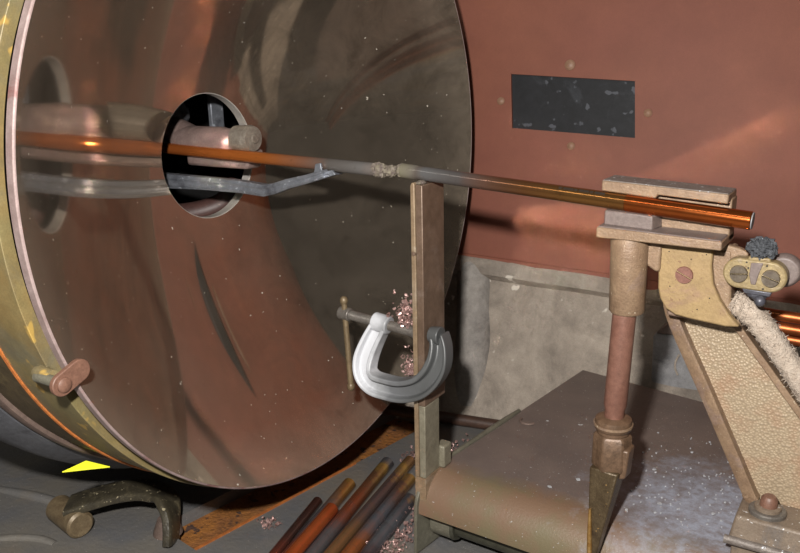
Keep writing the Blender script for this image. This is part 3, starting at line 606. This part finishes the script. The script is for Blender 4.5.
# ------------------------------------------------------------------ brown cover, end plate, roller
cv = thing('machine_cover', 'scuffed brown sheet metal cover with rolled front edge and chalk spills', 'cover', (.24, .02, FZ))
def cover():
    fl, bl, br_, frr = Vector((.2258, -.014)), Vector((.2595, .275)), Vector((.80, .183)), Vector((.80, -.030))
    R0, ZT, ZB, T = .030, -.2500, -.280, .003
    sect = []                                         # (t across from front, z)
    n = 10
    for k in range(n+1):
        a = math.pi/2*k/n; sect.append((R0*(1-math.cos(a)), ZT-R0*(1-math.sin(a))))
    sect = [(0, ZB-.002)]+sect
    for i in range(1, 13): sect.append((R0+(.287-R0)*i/12, ZT))
    inner = [(t_+(T if z_ < ZT-.005 else 0), z_-(T if z_ >= ZT-.02 else 0)) for t_, z_ in sect]
    rr = []; NX = 24
    for i in range(NX+1):
        u_ = i/NX; f = fl.lerp(frr, u_); b = bl.lerp(br_, u_); dr = (b-f); ln = dr.length; ring = []
        for t_, z_ in sect: q = f+dr*(t_/.287); ring.append(Vector((q.x, q.y, z_)))
        for t_, z_ in reversed(inner): q = f+dr*(min(t_, .2869)/.287); ring.append(Vector((q.x, q.y, z_)))
        rr.append(ring)
    g1 = G().rings(rr); obj('cover_sheet', g1, 'cover', cv)
    # end plate following the section, standing a little proud
    sec2 = [(t_-.003, z_+.0012) for t_, z_ in sect if t_ < .16]
    g2 = G(); dr = (bl-fl).normalized(); nn = Vector((-dr.y, dr.x))
    pl = [(t_, z_) for t_, z_ in sec2]+[(.15, FZ+.002), (-.004, FZ+.002)]
    A = [Vector((fl.x+dr.x*t_, fl.y+dr.y*t_, z_)) for t_, z_ in pl]
    off = Vector((nn.x, nn.y, 0))
    g2.rings([[p+off*.0025 for p in A], [p-off*.0005 for p in A]])
    obj('end_plate', g2, 'greenmetal', cv, bevel=.0006, label='green-grey end plate')
    rim = [Vector((fl.x+dr.x*t_, fl.y+dr.y*t_, z_+.0006))+off*.001 for t_, z_ in [(.03, ZT), (.06, ZT), (.10, ZT), (.135, ZT), (.16, ZT)]]
    obj('end_rim', G().tube(rim, [.0016, .0022, .0026, .0028, .002], 10), 'greenmetal', cv)
    nc = Vector((fl.x+dr.x*.143+.018, fl.y+dr.y*.143, ZT+.0006))
    obj('punched_lug', G().tube([nc+Vector((.0075*math.cos(a), .0075*math.sin(a), .0006)) for a in [math.radians(d_) for d_ in range(170, 350, 15)]], .0013, 8), 'flange', cv)
    obj('back_support', G().hexa([(.27, .22, FZ), (.8, .16, FZ), (.8, .17, FZ), (.27, .23, FZ)], [(.27, .22, ZT-.0035), (.8, .16, ZT-.0035), (.8, .17, ZT-.0035), (.27, .23, ZT-.0035)]), 'bluegrey', cv)
cover()
ro2 = thing('roller', 'dark greenish roller shaft under the brown cover', 'roller', (.4, .022, FZ))
obj('shaft', G().cyl((.2295, .012, -.2965), (.8, -.004, -.2965), .0105, n=28), 'roller', ro2)
obj('hub', G().cyl((.2295, .012, -.2965), (.2490, .0115, -.2965), .0142, n=36), 'greenmetal', ro2, bevel=.001)
obj('hub_ring', G().cyl((.2490, .0115, -.2965), (.2520, .0114, -.2965), .0150, .0135, n=36), 'roller', ro2, bevel=.0006)

# ------------------------------------------------------------------ spent rods on the deck
SP = [((.1057, .003), (.135, -.117), 0, .0046, 'thin brown spent rod, shortest of the heap on the deck'),
      ((.1143, .0415), (.1500, -.127), 1, .0062, 'spent rod with a gold-banded red end on the heap'),
      ((.1361, -.0142), (.1580, -.125), 2, .0060, 'bright orange spent rod lying on top of the heap'),
      ((.1232, .0946), (.1660, -.120), 3, .0063, 'long grey-ended spent rod reaching furthest back'),
      ((.1405, .110), (.1770, -.115), 4, .0058, 'streaked gold and grey spent rod next to the grey-ended rod'),
      ((.1600, .078), (.1905, -.105), 5, .0063, 'spent rod with an orange streak near the post'),
      ((.1800, .047), (.2040, -.098), 6, .0064, 'dark grey spent rod, nearest to the green-grey end plate')]
for (a, b, i, r_, lab) in SP:
    z_ = FZ+r_+(.0095 if i == 2 else .0002)
    t_ = thing('spent_carbon_rod', lab, 'carbon rod', ((a[0]+b[0])/2, (a[1]+b[1])/2, FZ), 'spent rods heaped on the deck')
    p0, ax, L = along((a[0], a[1], z_), (b[0], b[1], z_))
    obj('shaft', G().lathe([(0, .0001), (0, r_*.86), (.0012, r_), (L, r_), (L, .0001)], p0, ax, 28), PILE[i], t_, angle=30)
    obj('end_face', G().cyl(p0-ax*.0003, p0+ax*.0004, r_*.8, n=20), 'endgrey' if i in (3,) else 'crust', t_)

# ------------------------------------------------------------------ copper shavings
def shavings(name, label, cen, spread, n, seed, size=.0022, flatten=1.0):
    rd = random.Random(seed); g1 = G()
    for i in range(n):
        c = Vector((rd.gauss(cen[0], spread[0]), rd.gauss(cen[1], spread[1]), cen[2]+abs(rd.gauss(0, spread[2]))*flatten+.0004))
        a = Vector((rd.uniform(-1, 1), rd.uniform(-1, 1), rd.uniform(-1, 1))).normalized(); b = a.orthogonal().normalized(); c2 = a.cross(b)
        s_ = size*rd.uniform(.4, 1.2); w_ = s_*rd.uniform(.2, .5); vs, fs_ = [], []; turns = rd.uniform(1.5, 5); K = 7
        for k in range(K):
            th = turns*k/(K-1)*1.6; p = c+(b*math.cos(th)+c2*math.sin(th))*s_*.6+a*s_*.35*(k/(K-1)-.5)*2
            vs += [p-a*w_, p+a*w_]
        for k in range(K-1): fs_.append((2*k, 2*k+1, 2*k+3, 2*k+2))
        zmin = min(v.z for v in vs)
        if zmin < cen[2]: vs = [v+Vector((0, 0, cen[2]-zmin)) for v in vs]
        g1.add(vs, fs_)
    o = obj(name, g1, 'chip', flat=True); so = o.modifiers.new('thick', 'SOLIDIFY'); so.thickness = .0002
    return tag(o, label, 'shavings', kind='stuff')
shavings('copper_shavings', 'curly copper shavings caught on the clamp screw beside the post', (.2105, -.001, -.1255), (.0055, .003, .011), 130, 1, .0026)
shavings('copper_shavings', 'small tuft of copper shavings in the throat of the clamp', (.2120, .001, -.1660), (.0035, .003, .008), 80, 2, .0026)
shavings('copper_shavings', 'copper shavings strewn on the deck between rod heap and end plate', (.200, -.015, FZ), (.010, .034, .004), 330, 3)
shavings('copper_shavings', 'few shavings beside the rusty recess edge', (.085, -.047, FZ), (.007, .005, .003), 18, 4, .0032)
shavings('copper_shavings', 'copper shavings in the corner behind the post', (.180, .150, FZ), (.020, .020, .006), 220, 5, .0026)
shavings('copper_shavings', 'pale shavings behind the post by the rust', (.1385, .125, FZ), (.010, .008, .003), 40, 6, .003)

# ------------------------------------------------------------------ handle and yellow gap patch at lower left
hn = thing('lever_handle', 'worn black arched handle on the deck below the drum', 'handle', (.02, -.115, FZ))
hp = spline([(-.062, -.1400, -.2985), (-.048, -.130, -.2930), (-.028, -.1130, -.2875), (-.008, -.1000, -.2855), (.010, -.0950, -.2890), (.0235, -.1005, -.2965), (.030, -.1055, -.308), (.032, -.109, -.320)], 6)
hr_ = []
for i, p in enumerate(hp):
    t_ = (hp[min(i+1, len(hp)-1)]-hp[max(i-1, 0)]).normalized(); sdv = t_.cross(Vector((0, 0, 1)))
    if i < 36: side = Vector((.79, -.61, 0)).lerp(Vector((.5, -.86, 0)), i/len(hp))
    side = side.normalized(); side = (side-t_*side.dot(t_)).normalized(); nn = side.cross(t_)
    hw, ht = .0150, .0044
    hr_.append([p+side*hw*math.copysign(abs(math.cos(a))**.45, math.cos(a))+nn*ht*math.copysign(abs(math.sin(a))**.45, math.sin(a)) for a in [2*math.pi*k/20 for k in range(20)]])
obj('strap', G().rings(hr_), 'handle', hn)
ka = Vector((.80, -.60, 0))
obj('grip_roll', G().lathe([(-.0215, .0001), (-.0225, .0100), (-.0205, .0122), (.0205, .0122), (.0225, .0100), (.0215, .0001)], (-.062, -.1410, -.3075), (.88, -.16, 0), 28), 'tbar', hn, label='brass coloured rolled end of the handle')
obj('base_boss', G().lathe([(0, .0001), (0, .013), (.004, .012), (.014, .008), (.015, .0001)], (.018, -.100, FZ), (0, 0, 1), 28), 'flange', hn)

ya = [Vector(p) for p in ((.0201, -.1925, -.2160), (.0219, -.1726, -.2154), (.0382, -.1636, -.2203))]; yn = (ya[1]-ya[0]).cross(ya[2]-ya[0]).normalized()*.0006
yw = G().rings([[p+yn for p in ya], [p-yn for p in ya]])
tag(obj('bright_gap_patch', yw, 'yellow', bevel=.0002), 'added yellow triangle standing for a bright gap under the drum flange', 'patch')  # added patch; daylight seen through a gap is put into its colour

# chalk crumbs on the cover
rd = random.Random(11); cg = G()
for i in range(230):
    x = rd.gauss(.42, .045); y = rd.gauss(.065, .05)
    if y < .022 or x < .25: continue
    r_ = rd.uniform(.0004, .0009)*(2.3 if rd.random() < .06 else 1)
    cg.rings([[Vector((x+r_*math.cos(a)*(.5+.8*rd.random()), y+r_*math.sin(a)*(.5+.8*rd.random()), -.2499+h_)) for a in [k_*math.pi/3 for k_ in range(6)]] for h_ in (0, .0007)])
MAT['chalk'] = worn('white_chalk', 'c9cacc', 'b3b6bc', None, 300, .8)
tag(obj('chalk_crumbs', cg, 'chalk', flat=True), 'white chalky crumbs sprinkled over the brown cover', 'crumbs', kind='stuff')
